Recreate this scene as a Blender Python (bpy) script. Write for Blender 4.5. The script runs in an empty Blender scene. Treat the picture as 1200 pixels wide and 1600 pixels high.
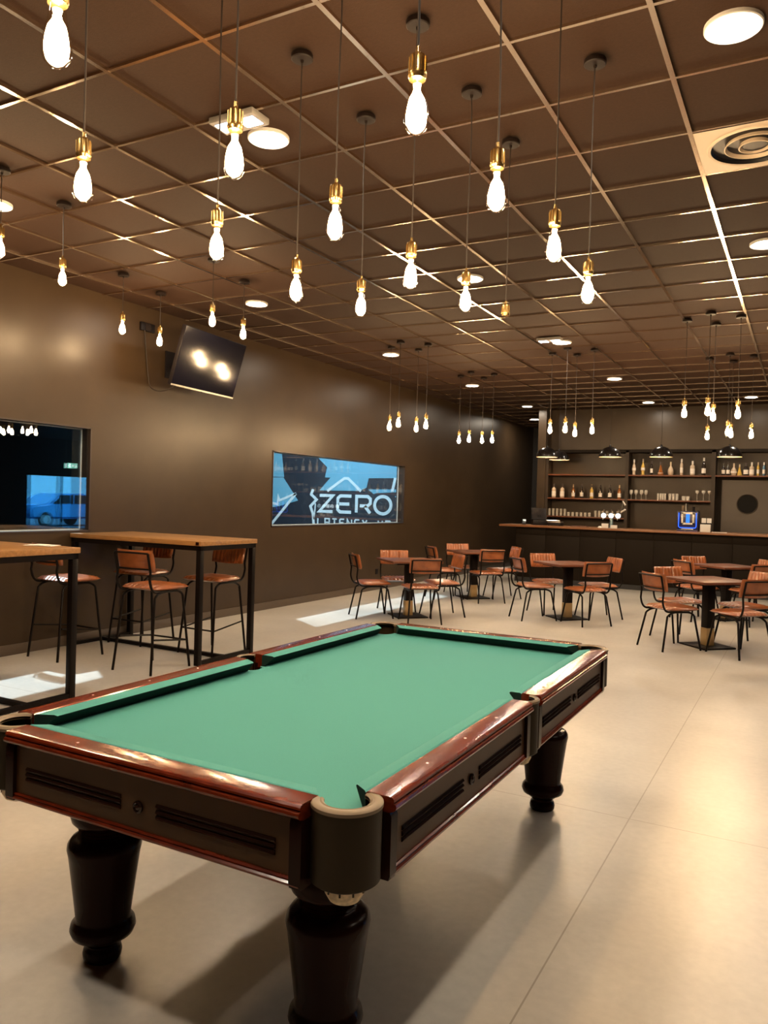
import bpy, bmesh, math, random
from mathutils import Vector, Matrix
random.seed(7)
PI = math.pi
SC = bpy.context.scene
COL = SC.collection

# ------------------------------------------------------------------ camera, world, sun, exposure
CAM_H, CEIL = 1.5196, 3.536
yaw, pitch, roll = 0.495518, -0.014714, 0.028575
fwd = Vector((-math.sin(yaw) * math.cos(pitch), math.cos(yaw) * math.cos(pitch), math.sin(pitch)))
r0 = Vector((math.cos(yaw), math.sin(yaw), 0)); u0 = r0.cross(fwd)
cr = math.cos(roll) * r0 + math.sin(roll) * u0
cu = -math.sin(roll) * r0 + math.cos(roll) * u0
cam = bpy.data.cameras.new('camera'); cam.sensor_width = 36; cam.sensor_height = 36
cam.lens = 1222.2 * 36 / 1600; cam.clip_start = 0.05; cam.clip_end = 200
co = bpy.data.objects.new('camera', cam); COL.objects.link(co)
M3 = Matrix((cr, cu, -fwd)).transposed()
co.matrix_world = Matrix.Translation((0, 0, CAM_H)) @ M3.to_4x4()
SC.camera = co

w = bpy.data.worlds.new('world'); SC.world = w; w.use_nodes = True
bg = w.node_tree.nodes['Background']; bg.inputs[0].default_value = (0.30, 0.68, 1.0, 1); bg.inputs[1].default_value = 6.0
sun = bpy.data.lights.new('sun', 'SUN'); sun.energy = 11; sun.angle = math.radians(0.8); sun.color = (0.86, 0.94, 1.0)
so = bpy.data.objects.new('sun', sun); COL.objects.link(so)
so.rotation_euler = Vector((0.70, -0.46, -1.0)).to_track_quat('-Z', 'Y').to_euler(); so.location = (-12, 14, 9)

SC.view_settings.view_transform = 'Standard'; SC.view_settings.look = 'None'
SC.view_settings.exposure = -0.25; SC.view_settings.gamma = 1.0; SC.view_settings.use_curve_mapping = False
SC.cycles.use_denoising = True
SC.cycles.max_bounces = 9; SC.cycles.diffuse_bounces = 5; SC.cycles.glossy_bounces = 4
SC.cycles.transparent_max_bounces = 24; SC.cycles.sample_clamp_indirect = 6.0
SC.cycles.caustics_reflective = False; SC.cycles.caustics_refractive = False

BULB_E = 620.0      # glowing filament
DOWN_E = 380.0       # round ceiling downlights

# ------------------------------------------------------------------ materials
MATS = {}
def nt(name):
    m = bpy.data.materials.new(name); m.use_nodes = True
    return m, m.node_tree.nodes, m.node_tree.links, m.node_tree.nodes['Principled BSDF']
def mat(name, col, rough=0.5, metal=0.0, coat=0.0, spec=0.5, noise=0.0, nscale=20.0, bump=0.0, bscale=80.0, emis=None, es=0.0, stretch=None, rvar=0.0):
    if name in MATS: return MATS[name]
    m, N, L, b = nt(name)
    b.inputs['Base Color'].default_value = (*col, 1); b.inputs['Roughness'].default_value = rough
    b.inputs['Metallic'].default_value = metal; b.inputs['Coat Weight'].default_value = coat
    b.inputs['Coat Roughness'].default_value = 0.08; b.inputs['Specular IOR Level'].default_value = spec
    if noise or bump or rvar:
        tc = N.new('ShaderNodeTexCoord'); mp = N.new('ShaderNodeMapping'); L.new(tc.outputs['Object'], mp.inputs[0])
        if stretch: mp.inputs['Scale'].default_value = stretch
    if noise:
        n = N.new('ShaderNodeTexNoise'); n.inputs['Scale'].default_value = nscale; n.inputs['Detail'].default_value = 5
        L.new(mp.outputs[0], n.inputs['Vector'])
        r = N.new('ShaderNodeValToRGB'); L.new(n.outputs[0], r.inputs[0])
        r.color_ramp.elements[0].position = 0.3; r.color_ramp.elements[1].position = 0.7
        r.color_ramp.elements[0].color = (*[c * (1 - noise) for c in col], 1)
        r.color_ramp.elements[1].color = (*[min(1, c * (1 + noise)) for c in col], 1)
        L.new(r.outputs[0], b.inputs['Base Color'])
        if rvar:
            mr = N.new('ShaderNodeMapRange'); L.new(n.outputs[0], mr.inputs[0])
            mr.inputs[3].default_value = rough - rvar; mr.inputs[4].default_value = rough + rvar
            L.new(mr.outputs[0], b.inputs['Roughness'])
    if bump:
        n2 = N.new('ShaderNodeTexNoise'); n2.inputs['Scale'].default_value = bscale; n2.inputs['Detail'].default_value = 3
        L.new(mp.outputs[0], n2.inputs['Vector'])
        bp = N.new('ShaderNodeBump'); bp.inputs['Strength'].default_value = bump; bp.inputs['Distance'].default_value = 0.01
        L.new(n2.outputs[0], bp.inputs['Height']); L.new(bp.outputs[0], b.inputs['Normal'])
    if emis:
        b.inputs['Emission Color'].default_value = (*emis, 1); b.inputs['Emission Strength'].default_value = es
    MATS[name] = m
    return m
def emit(name, col, s):
    m = bpy.data.materials.new(name); m.use_nodes = True; N = m.node_tree.nodes; N.clear()
    e = N.new('ShaderNodeEmission'); e.inputs[0].default_value = (*col, 1); e.inputs[1].default_value = s
    o = N.new('ShaderNodeOutputMaterial'); m.node_tree.links.new(e.outputs[0], o.inputs[0])
    MATS[name] = m; return m
def glass(name, tint, f0=0.05, rough=0.0):
    m = bpy.data.materials.new(name); m.use_nodes = True; N = m.node_tree.nodes; L = m.node_tree.links; N.clear()
    t = N.new('ShaderNodeBsdfTransparent'); t.inputs[0].default_value = (*tint, 1)
    g = N.new('ShaderNodeBsdfGlossy'); g.inputs['Roughness'].default_value = rough
    lw = N.new('ShaderNodeLayerWeight'); lw.inputs[0].default_value = 0.5
    p = N.new('ShaderNodeMath'); p.operation = 'POWER'; p.inputs[1].default_value = 5.0; L.new(lw.outputs['Facing'], p.inputs[0])
    q = N.new('ShaderNodeMath'); q.operation = 'MULTIPLY_ADD'; q.inputs[1].default_value = 1 - f0; q.inputs[2].default_value = f0; q.use_clamp = True
    L.new(p.outputs[0], q.inputs[0])
    mx = N.new('ShaderNodeMixShader'); o = N.new('ShaderNodeOutputMaterial')
    L.new(q.outputs[0], mx.inputs[0]); L.new(t.outputs[0], mx.inputs[1]); L.new(g.outputs[0], mx.inputs[2]); L.new(mx.outputs[0], o.inputs[0])
    MATS[name] = m; return m

wall_m = mat('wall_paint', (0.044, 0.0275, 0.015), 0.34, spec=0.28, noise=0.10, nscale=3, bump=0.05, bscale=250)
black_m = mat('black_paint', (0.012, 0.011, 0.012), 0.6)
dark_m = mat('bar_paint', (0.011, 0.007, 0.004), 0.6, spec=0.10)
shelf_paint = mat('backbar_paint', (0.036, 0.0235, 0.0145), 0.5, spec=0.25)
base_m = mat('baseboard_paint', (0.085, 0.062, 0.045), 0.4)
tile_m = mat('ceiling_tile', (0.036, 0.0160, 0.0078), 0.8, spec=0.25, noise=0.10, nscale=60, bump=0.15, bscale=220)
tbar_m = mat('ceiling_bar', (0.80, 0.66, 0.52), 0.16, metal=1.0)
maho = mat('mahogany', (0.115, 0.0145, 0.004), 0.18, coat=0.25, spec=0.4, noise=0.35, nscale=14, stretch=(1, 1, 4), bump=0.03, bscale=30)
leg_m = mat('dark_lacquer', (0.014, 0.004, 0.0024), 0.24, spec=0.10)
apron_m = mat('apron_wood', (0.052, 0.0235, 0.0085), 0.42, spec=0.18, noise=0.12, nscale=10)
groove_m = mat('groove_wood', (0.014, 0.005, 0.003), 0.2, spec=0.4)
cloth_m = mat('green_cloth', (0.060, 0.252, 0.240), 0.85, spec=0.2, noise=0.05, nscale=300, bump=0.06, bscale=700)
undercut_m = mat('cushion_undercut', (0.010, 0.026, 0.022), 0.9, spec=0.1)  # green-black colour on the cushion nose front, undercut and end cuts
cast_m = mat('pocket_casting', (0.022, 0.0145, 0.006), 0.55, spec=0.2)
rim_m = mat('pocket_rim', (0.15, 0.105, 0.062), 0.5)
net_m = mat('pocket_net', (0.70, 0.58, 0.40), 0.8, noise=0.3, nscale=60)
leather_m = mat('tan_leather', (0.27, 0.080, 0.024), 0.29, coat=0.3, noise=0.28, nscale=9, bump=0.08, bscale=120)
metal_m = mat('black_metal', (0.006, 0.0038, 0.003), 0.38, spec=0.12)
oak_m = mat('oak_top', (0.33, 0.16, 0.052), 0.36, noise=0.22, nscale=5, stretch=(2, 9, 9), coat=0.15)
walnut_m = mat('walnut_top', (0.13, 0.043, 0.019), 0.40, spec=0.35, noise=0.25, nscale=6, stretch=(2, 9, 9), coat=0.05)
counter_m = mat('counter_wood', (0.22, 0.09, 0.036), 0.35, noise=0.2, nscale=5, stretch=(1, 8, 8))
brass_m = mat('brass', (0.80, 0.52, 0.18), 0.25, metal=1.0)
goldband_m = mat('gold_band', (0.50, 0.33, 0.15), 0.34, metal=0.35)
cord_m = mat('cord', (0.022, 0.014, 0.010), 0.7)
canopy_m = mat('canopy', (0.014, 0.0085, 0.007), 0.5, spec=0.25)
dome_m = mat('dome_black', (0.016, 0.013, 0.012), 0.22, coat=0.4)
white_m = mat('white_plastic', (0.72, 0.70, 0.67), 0.45)
vent_m = mat('vent_plate', (0.75, 0.60, 0.45), 0.45)
tvframe_m = mat('tv_frame', (0.010, 0.008, 0.009), 0.4, spec=0.15)
screen_m = mat('tv_screen', (0.008, 0.007, 0.012), 0.10, spec=0.3)
silver_m = mat('steel', (0.60, 0.58, 0.55), 0.28, metal=1.0)
paper_m = mat('paper', (0.75, 0.72, 0.68), 0.8)
bluecar_m = mat('blue_car_paint', (0.03, 0.33, 0.75), 0.25, coat=0.6)
tyre_m = mat('tyre', (0.015, 0.015, 0.016), 0.8)
asphalt_m = mat('asphalt', (0.10, 0.16, 0.22), 0.9, noise=0.2, nscale=4)
core_m = emit('filament_glow', (1.0, 0.70, 0.40), BULB_E)
down_m = emit('downlight_glow', (1.0, 0.86, 0.68), DOWN_E)
emer_m = emit('emergency_led', (0.62, 0.80, 1.0), 30)
shadein_m = mat('shade_inner', (0.8, 0.62, 0.42), 0.6)
shadebulb_m = emit('shade_bulb', (1.0, 0.75, 0.45), 160)
medal_m = emit('tap_medallion', (0.85, 0.97, 1.0), 3.2)
blue_m = emit('blue_led', (0.03, 0.12, 1.0), 3.5)
bluesoft_m = emit('blue_display', (0.05, 0.25, 1.0), 1.6)
exit_m = emit('exit_glow', (0.35, 1.0, 0.75), 5.0)
exitw_m = emit('exit_white', (0.9, 1.0, 0.97), 7.0)
bulb_m = glass('bulb_glass', (1.0, 0.96, 0.88), 0.03)
pane_m = glass('window_glass', (0.93, 0.97, 0.98), 0.07)
doorpane_m = glass('door_glass', (0.6, 0.88, 1.0), 0.04)
clear_m = mat('clear_glass', (0.95, 0.88, 0.76), 0.08, spec=0.9)
clear_m.node_tree.nodes['Principled BSDF'].inputs['Alpha'].default_value = 0.22
mural_dark = mat('mural_navy', (0.016, 0.022, 0.036), 0.6)
mural_blue = mat('mural_blue', (0.20, 0.50, 0.66), 0.6)
mural_white = mat('mural_white', (0.88, 0.95, 0.97), 0.6)

def floor_material():
    m, N, L, b = nt('polished_concrete')
    tc = N.new('ShaderNodeTexCoord')
    n = N.new('ShaderNodeTexNoise'); n.inputs['Scale'].default_value = 1.1; n.inputs['Detail'].default_value = 6; n.inputs['Roughness'].default_value = 0.5
    L.new(tc.outputs['Object'], n.inputs['Vector'])
    r = N.new('ShaderNodeValToRGB'); L.new(n.outputs[0], r.inputs[0])
    r.color_ramp.elements[0].position = 0.3; r.color_ramp.elements[0].color = (0.48, 0.435, 0.38, 1)
    r.color_ramp.elements[1].position = 0.7; r.color_ramp.elements[1].color = (0.64, 0.588, 0.52, 1)
    n2 = N.new('ShaderNodeTexNoise'); n2.inputs['Scale'].default_value = 26; n2.inputs['Detail'].default_value = 6
    L.new(tc.outputs['Object'], n2.inputs['Vector'])
    mx = N.new('ShaderNodeMixRGB'); mx.blend_type = 'MULTIPLY'; mx.inputs[0].default_value = 0.22
    L.new(r.outputs[0], mx.inputs[1]); L.new(n2.outputs[0], mx.inputs[2])
    # saw-cut joints: x = -0.72 + 4k and y = 3.93 + 5k
    sp = N.new('ShaderNodeSeparateXYZ'); L.new(tc.outputs['Object'], sp.inputs[0])
    def joint(out, off, per, wd):
        a = N.new('ShaderNodeMath'); a.operation = 'ADD'; a.inputs[1].default_value = -off + per * 50 + per / 2; L.new(out, a.inputs[0])
        mo = N.new('ShaderNodeMath'); mo.operation = 'MODULO'; mo.inputs[1].default_value = per; L.new(a.outputs[0], mo.inputs[0])
        s = N.new('ShaderNodeMath'); s.operation = 'SUBTRACT'; s.inputs[1].default_value = per / 2; L.new(mo.outputs[0], s.inputs[0])
        ab = N.new('ShaderNodeMath'); ab.operation = 'ABSOLUTE'; L.new(s.outputs[0], ab.inputs[0])
        lt = N.new('ShaderNodeMath'); lt.operation = 'LESS_THAN'; lt.inputs[1].default_value = wd; L.new(ab.outputs[0], lt.inputs[0])
        return lt.outputs[0]
    j1 = joint(sp.outputs[0], -0.715, 4.0, 0.003); j2 = joint(sp.outputs[1], 3.93, 5.0, 0.003)
    mxm = N.new('ShaderNodeMath'); mxm.operation = 'MAXIMUM'; L.new(j1, mxm.inputs[0]); L.new(j2, mxm.inputs[1])
    mx2 = N.new('ShaderNodeMixRGB'); mx2.inputs[2].default_value = (0.24, 0.19, 0.14, 1)
    sc = N.new('ShaderNodeMath'); sc.operation = 'MULTIPLY'; sc.inputs[1].default_value = 0.7; L.new(mxm.outputs[0], sc.inputs[0])
    L.new(sc.outputs[0], mx2.inputs[0]); L.new(mx.outputs[0], mx2.inputs[1]); L.new(mx2.outputs[0], b.inputs['Base Color'])
    mr = N.new('ShaderNodeMapRange'); L.new(n.outputs[0], mr.inputs[0]); mr.inputs[3].default_value = 0.27; mr.inputs[4].default_value = 0.38
    L.new(mr.outputs[0], b.inputs['Roughness'])
    n3 = N.new('ShaderNodeTexNoise'); n3.inputs['Scale'].default_value = 9; n3.inputs['Detail'].default_value = 4; L.new(tc.outputs['Object'], n3.inputs['Vector'])
    bp = N.new('ShaderNodeBump'); bp.inputs['Strength'].default_value = 0.12; bp.inputs['Distance'].default_value = 0.01
    L.new(n3.outputs[0], bp.inputs['Height']); L.new(bp.outputs[0], b.inputs['Normal'])
    b.inputs['Specular IOR Level'].default_value = 0.5
    return m
floor_m = floor_material()

# ------------------------------------------------------------------ mesh builder
class MB:
    def __init__(s): s.v = []; s.f = []; s.mi = []; s.cur = 0
    def add(s, vs, fs):
        o = len(s.v); s.v += [tuple(p) for p in vs]; s.f += [tuple(i + o for i in f) for f in fs]; s.mi += [s.cur] * len(fs); return s
    def box(s, x0, x1, y0, y1, z0, z1, bev=0.0, rot=None, at=None):
        bm = bmesh.new(); bmesh.ops.create_cube(bm, size=1)
        for v in bm.verts: v.co = Vector((x0 + (v.co.x + .5) * (x1 - x0), y0 + (v.co.y + .5) * (y1 - y0), z0 + (v.co.z + .5) * (z1 - z0)))
        if bev: bmesh.ops.bevel(bm, geom=bm.edges[:], offset=bev, segments=2, affect='EDGES', profile=0.5)
        return s.bm(bm, rot, at)
    def bm(s, bm, rot=None, at=None):
        if rot is not None: bmesh.ops.transform(bm, matrix=rot.to_4x4(), verts=bm.verts)
        if at is not None: bmesh.ops.translate(bm, vec=at, verts=bm.verts)
        bm.verts.index_update()
        s.add([v.co[:] for v in bm.verts], [[v.index for v in f.verts] for f in bm.faces]); bm.free(); return s
    def tube(s, pts, r, n=8, cap=True):
        pts = [Vector(p) for p in pts]; k = len(pts); rs = r if isinstance(r, (list, tuple)) else [r] * k
        vs = []; fs = []; nrm = None
        for i, p in enumerate(pts):
            t = (pts[min(i + 1, k - 1)] - pts[max(i - 1, 0)]).normalized()
            if nrm is None: nrm = t.orthogonal().normalized()
            else:
                nrm = nrm - t * nrm.dot(t)
                nrm = nrm.normalized() if nrm.length > 1e-6 else t.orthogonal().normalized()
            b = t.cross(nrm)
            for j in range(n):
                a = 2 * PI * j / n; vs.append(p + (nrm * math.cos(a) + b * math.sin(a)) * rs[i])
        for i in range(k - 1):
            for j in range(n):
                a, c = i * n + j, i * n + (j + 1) % n; fs.append((a, c, c + n, a + n))
        if cap: fs.append(tuple(range(n))[::-1]); fs.append(tuple(range((k - 1) * n, k * n)))
        return s.add(vs, fs)
    def lathe(s, prof, n=24, c=(0, 0, 0), cap=True, a0=0.0, a1=2 * PI):
        full = abs(a1 - a0 - 2 * PI) < 1e-6; m = n if full else n + 1; vs = []; fs = []
        for (r, z) in prof:
            for j in range(m):
                a = a0 + (a1 - a0) * j / n; vs.append((c[0] + r * math.cos(a), c[1] + r * math.sin(a), c[2] + z))
        for i in range(len(prof) - 1):
            for j in range(n):
                a, b = i * m + j, i * m + (j + 1) % m; fs.append((a, b, b + m, a + m))
        if cap and full:
            if prof[0][0] > 1e-5: fs.append(tuple(range(m))[::-1])
            if prof[-1][0] > 1e-5: fs.append(tuple(range((len(prof) - 1) * m, len(prof) * m)))
        if not full and cap:
            k = len(prof); fs.append(tuple(i * m for i in range(k))); fs.append(tuple(i * m + n for i in range(k))[::-1])
        return s.add(vs, fs)
    def prism(s, poly, fn, t0, t1):
        """poly 2D (a,b) swept between t0 and t1; fn(a,b,t)->xyz"""
        k = len(poly); vs = [fn(a, b, t0) for a, b in poly] + [fn(a, b, t1) for a, b in poly]
        fs = [(i, (i + 1) % k, (i + 1) % k + k, i + k) for i in range(k)] + [tuple(range(k))[::-1], tuple(range(k, 2 * k))]
        return s.add(vs, fs)
    def build(s, name, m, parent=None, ang=40, smooth=True):
        me = bpy.data.meshes.new(name); me.from_pydata(s.v, [], s.f); me.validate(); me.update()
        bm = bmesh.new(); bm.from_mesh(me); bmesh.ops.recalc_face_normals(bm, faces=bm.faces); bm.to_mesh(me); bm.free()
        if isinstance(m, (list, tuple)):
            for q in m: me.materials.append(q)
            for p, i in zip(me.polygons, s.mi): p.material_index = i
        else: me.materials.append(m)
        if smooth:
            for p in me.polygons: p.use_smooth = True
            try: me.set_sharp_from_angle(angle=math.radians(ang))
            except Exception: pass
        o = bpy.data.objects.new(name, me); COL.objects.link(o)
        if parent: o.parent = parent
        return o

def tag(o, label=None, cat=None, group=None, kind=None):
    if label: o['label'] = label
    if cat: o['category'] = cat
    if group: o['group'] = group
    if kind: o['kind'] = kind
    return o
def thing(name, label, cat, loc=(0, 0, 0), rz=0.0, group=None):
    o = bpy.data.objects.new(name, None); COL.objects.link(o); o.empty_display_size = 0.1
    o.location = loc; o.rotation_euler = (0, 0, rz); return tag(o, label, cat, group)
def dup(root, loc, rz=0.0, label=None, group=None):
    def cp(o, par):
        c = o.copy(); COL.objects.link(c); c.parent = par
        for ch in list(o.children): cp(ch, c)
        return c
    kids = list(root.children); r = root.copy(); COL.objects.link(r)
    for ch in kids: cp(ch, r)
    r.location = loc; r.rotation_euler = (0, 0, rz)
    if label: r['label'] = label
    if group: r['group'] = group
    return r
def struct(o, label, cat): return tag(o, label, cat, None, 'structure')
def B(*a, **k): return MB().box(*a, **k)

# ------------------------------------------------------------------ the setting
WX = -6.4                                     # inner face of the left wall
RX, FY, EY = 12.8, -3.2, 23.6                 # right, front, far limits of the hall
BW = 16.42                                    # back wall behind the bar
W1 = (3.3, 5.56, 1.122, 2.172); W2 = (8.62, 12.585, 1.116, 2.158)

fl = B(WX - 0.2, RX, FY, EY, -0.1, 0).build('floor', floor_m); struct(fl, 'polished beige concrete floor of the hall with saw-cut joints', 'floor')
m = MB()
m.box(WX - 0.2, RX, FY, EY, CEIL + 0.012, CEIL + 0.1)
ce = m.build('ceiling', tile_m); struct(ce, 'dark brown tiled suspended ceiling of the hall', 'ceiling')
m = MB(); gx0, gy0 = 0.584, 0.266
x = gx0 - 0.6 * 11
while x < 6:
    if x > WX: m.box(x - 0.012, x + 0.012, FY, 20.0, CEIL - 0.004, CEIL + 0.02)
    x += 0.6
y = gy0 - 0.6 * 5
while y < 20:
    if y > FY: m.box(WX, 6.0, y - 0.009, y + 0.009, CEIL - 0.002, CEIL + 0.018)
    y += 0.6
tb = m.build('trim_1', tbar_m, smooth=False); struct(tb, 'metal grid of bars holding the square ceiling tiles', 'ceiling grid')

m = MB(); T = 0.15
ys = [FY, W1[0], W1[1], W2[0], W2[1], 20.2]
for a, b_ in ((0, 1), (2, 3), (4, 5)): m.box(WX - T, WX, ys[a], ys[b_], 0, CEIL + 0.05)
for W in (W1, W2):
    m.box(WX - T, WX, W[0], W[1], 0, W[2]); m.box(WX - T, WX, W[0], W[1], W[3], CEIL + 0.05)
struct(m.build('wall_left', wall_m, smooth=False), 'long dark olive brown wall on the left with two interior windows', 'wall')
m = MB(); m.box(-5.03, 3.2, BW, BW + 0.15, 0, CEIL + 0.05); m.box(-5.03, -4.86, 16.05, 20.2, 0, CEIL + 0.05); m.box(3.05, 3.2, BW, EY, 0, CEIL + 0.05)
struct(m.build('wall_back', wall_m, smooth=False), 'dark brown wall behind the bar', 'wall')
struct(B(WX - T, -4.86, 20.0, 20.2, 0, CEIL + 0.05).build('wall_end', black_m, smooth=False), 'black wall closing the corridor beside the bar', 'wall')
m = MB(); m.box(RX, RX + T, FY, 19.46, 0, CEIL + .05); m.box(RX, RX + T, 22.40, EY, 0, CEIL + .05); m.box(RX, RX + T, 19.46, 22.40, 2.18, CEIL + .05)
struct(m.build('wall_right', wall_m, smooth=False), 'dark wall on the right with the glazed entrance', 'wall')
struct(B(WX - T, RX + T, FY - T, FY, 0, CEIL + .05).build('wall_front', wall_m, smooth=False), 'dark wall behind the viewer', 'wall')
struct(B(3.2, RX + T, EY, EY + T, 0, CEIL + .05).build('wall_far', wall_m, smooth=False), 'dark far wall right of the bar', 'wall')
m = MB(); m.box(WX, WX + 0.014, FY, 20.0, 0, 0.098, bev=0.003)
struct(m.build('baseboard_left', base_m), 'brown baseboard along the left wall', 'baseboard')

def window(idx, W, label):
    y0, y1, z0, z1 = W
    m = MB(); t = 0.014
    for (a, b_, c, d) in ((y0, y1, z1 - t, z1), (y0, y1, z0, z0 + t), (y0, y0 + t, z0, z1), (y1 - t, y1, z0, z1)):
        m.box(WX - T - 0.005, WX + 0.008, a, b_, c, d)
    f = m.build('window_%d' % idx, mat('window_frame', (0.03, 0.018, 0.014), 0.35), smooth=False); struct(f, label, 'window')
    a = t
    MB().box(WX - 0.132, WX - 0.126, y0 + a, y1 - a, z0 + a, z1 - a).build('pane', pane_m, f, smooth=False)
    MB().box(WX - 0.020, WX - 0.015, y0 + a, y1 - a, z0 + a, z1 - a).build('pane', pane_m, f, smooth=False)
    m = MB(); q = 0.009
    for (ya, yb, za, zb) in ((y0 + a, y1 - a, z1 - a - q, z1 - a), (y0 + a, y1 - a, z0 + a, z0 + a + q), (y1 - a - q, y1 - a, z0 + a, z1 - a), (y0 + a, y0 + a + q, z0 + a, z1 - a)):
        m.box(WX - 0.126, WX - 0.114, ya, yb, za, zb)
    m.build('glazing_bead', mat('bead', (0.85, 0.86, 0.88), 0.35), f, smooth=False)
    return f
window(1, W1, 'interior window at the left edge with a dark room behind the glass')
window(2, W2, 'long interior window showing the white and blue lettered mural')

# rooms behind the glass
m = MB(); X0 = -14.0
m.box(X0, WX - T, 2.4, 14.4, -0.1, 0); m.box(X0 - .1, X0, 2.4, 14.4, 0, 3.8)
m.box(X0, WX - T, 2.3, 2.4, 0, 3.8); m.box(X0, WX - T, 7.55, 7.65, 0, 3.8); m.box(X0, WX - T, 14.05, 14.4, 0, 3.8)
struct(m.build('wall_beyond', black_m, smooth=False), 'black walls and floor of the rooms behind the windows', 'wall')
m = MB()
for (a, b_, c, d) in ((X0, -8.35, 2.4, 14.4), (-6.62, WX - T, 2.4, 14.4), (-8.35, -6.62, 2.4, 3.2), (-8.35, -6.62, 7.4, 8.3), (-8.35, -6.62, 13.98, 14.4)):
    m.box(a, b_, c, d, 3.7, 3.8)
struct(m.build('ceiling_beyond', black_m, smooth=False), 'black ceiling with rooflights over the rooms behind the windows', 'ceiling')

# ------------------------------------------------------------------ mural behind the lettered window
def MP(px, py):   # a point of the mural on its wall (metres), from where it is seen in the photograph
    sx, sz = (px - 600) / 1222.2, -(py - 800) / 1222.2
    d = fwd + cr * sx + cu * sz
    t = 14.04 / d.y
    return d.x * t, CAM_H + d.z * t
mu = thing('wall_mural', 'flat white and blue lettered mural seen through the long window', 'mural', (-8.8, 14.04, 0))
def mp(pts): return [(a + 8.8, b) for a, b in (MP(400 + zx / 4.615, 690 + zy / 4.615) for zx, zy in pts)]
def slab(pts, y0, y1, m): m.prism(pts, lambda a, b, t: (a, t, b), -y0, -y1)
def stroke(pts, wd, y, m, closed=False):
    P = [Vector(p) for p in pts]; k = len(P); L = []; R = []
    for i in range(k):
        if closed: a, b_ = P[(i - 1) % k], P[(i + 1) % k]; d1 = (P[i] - a).normalized(); d2 = (b_ - P[i]).normalized()
        else:
            d1 = (P[i] - P[i - 1]).normalized() if i else (P[1] - P[0]).normalized()
            d2 = (P[i + 1] - P[i]).normalized() if i < k - 1 else d1
        n1 = Vector((-d1.y, d1.x)); n2 = Vector((-d2.y, d2.x)); n = (n1 + n2)
        n = n.normalized() if n.length > 1e-4 else n1
        s = wd / 2 / max(0.45, n.dot(n1)); L.append(P[i] + n * s); R.append(P[i] - n * s)
    for i in range(k if closed else k - 1):
        j = (i + 1) % k; slab([L[i], L[j], R[j], R[i]], y[0], y[1], m)
m = MB(); slab([(-2.6, 0.2), (2.15, 0.2), (2.15, 3.3), (-2.6, 3.3)], 0.0, 0.012, m); m.build('backdrop', mural_dark, mu, smooth=False)
m = MB()
for poly in ([(60, 20), (185, 60), (190, 92), (206, 256), (60, 250)], [(60, 258), (200, 258), (306, 425), (165, 466), (60, 480)],
             [(450, 60), (1100, 60), (1100, 264), (815, 264), (800, 332), (750, 356), (460, 352), (540, 260), (500, 258), (516, 185), (458, 124)],
             [(812, 345), (1100, 345), (1100, 362), (875, 372), (850, 378)], [(1003, 395), (1100, 375), (1100, 470), (1022, 415)]):
    slab(mp(poly), 0.012, 0.016, m)
m.build('blue_panels', mural_blue, mu, smooth=False)
m = MB()
for pts, wd in (([(518, 356), (640, 266), (668, 266), (760, 358)], .055), ([(1008, 262), (986, 360)], .06), ([(110, 600), (292, 374)], .06),
                ([(292, 374), (172, 424), (163, 392), (160, 452), (112, 440)], .05), ([(416, 344), (402, 380), (440, 418), (396, 466), (414, 520), (420, 600)], .06), ([(432, 445), (428, 500), (420, 560)], .03)):
    m = MB(); stroke(mp(pts), wd, (0.016, 0.022), m); m.build('white_line', mural_white, mu, smooth=False)
def lettering(txt, x0, x1, z0, z1, wd, parent):
    n = len(txt); gap = 0.13 if n < 6 else 0.26; adv = (x1 - x0) / (n - gap); lw = adv * (1 - gap)
    G = {'Z': [[(0, 1), (1, 1), (0, 0), (1, 0)]], 'E': [[(1, 1), (.18, 1), (0, .85), (0, .15), (.18, 0), (1, 0)], [(.05, .5), (.85, .5)]],
         'R': [[(0, 0), (0, 1), (.8, 1), (1, .85), (1, .58), (.8, .42), (.25, .42)], [(.6, .42), (1, -.02)]],
         'L': [[(0, 1), (0, 0), (1, 0)]], 'A': [[(0, 0), (0, 1), (1, 1), (1, 0)], [(0, .45), (1, .45)]], 'T': [[(0, 1), (1, 1)], [(.5, 1), (.5, 0)]],
         'N': [[(0, 0), (0, 1), (1, 0), (1, 1)]], 'C': [[(1, 1), (.15, 1), (0, .85), (0, .15), (.15, 0), (1, 0)]], 'Y': [[(0, 1), (.5, .5), (1, 1)], [(.5, .5), (.5, 0)]],
         'V': [[(0, 1), (.5, 0), (1, 1)]], ' ': []}
    for i, c in enumerate(txt):
        m = MB(); xo = x0 + i * adv
        if c == 'O':
            pts = [(xo + lw / 2 + (lw * .56 - wd / 2) * math.cos(2 * PI * k / 32), (z0 + z1) / 2 + ((z1 - z0) / 2 * 1.04 - wd / 2) * math.sin(2 * PI * k / 32)) for k in range(32)]
            stroke(pts, wd, (0.016, 0.022), m, True)
        for st in G.get(c, []):
            stroke([(xo + wd / 2 + a * (lw - wd), z0 + wd / 2 + b_ * (z1 - z0 - wd)) for a, b_ in st], wd, (0.016, 0.022), m)
        if m.f: m.build('letter', mural_white, parent, smooth=False)
ax, az1 = MP(498.5, 771.5); bx, _ = MP(614, 773.5); _, az0 = MP(498.5, 801)
lettering('ZERO', ax + 8.8, bx + 8.8 - .02, az0, az1, 0.066, mu)
cx_, cz1 = MP(496.5, 808.5); dx_, _ = MP(612, 811)
lettering('LATENCY VR', cx_ + 8.8, dx_ + 8.8, cz1 - 0.175, cz1, 0.031, mu)
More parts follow.
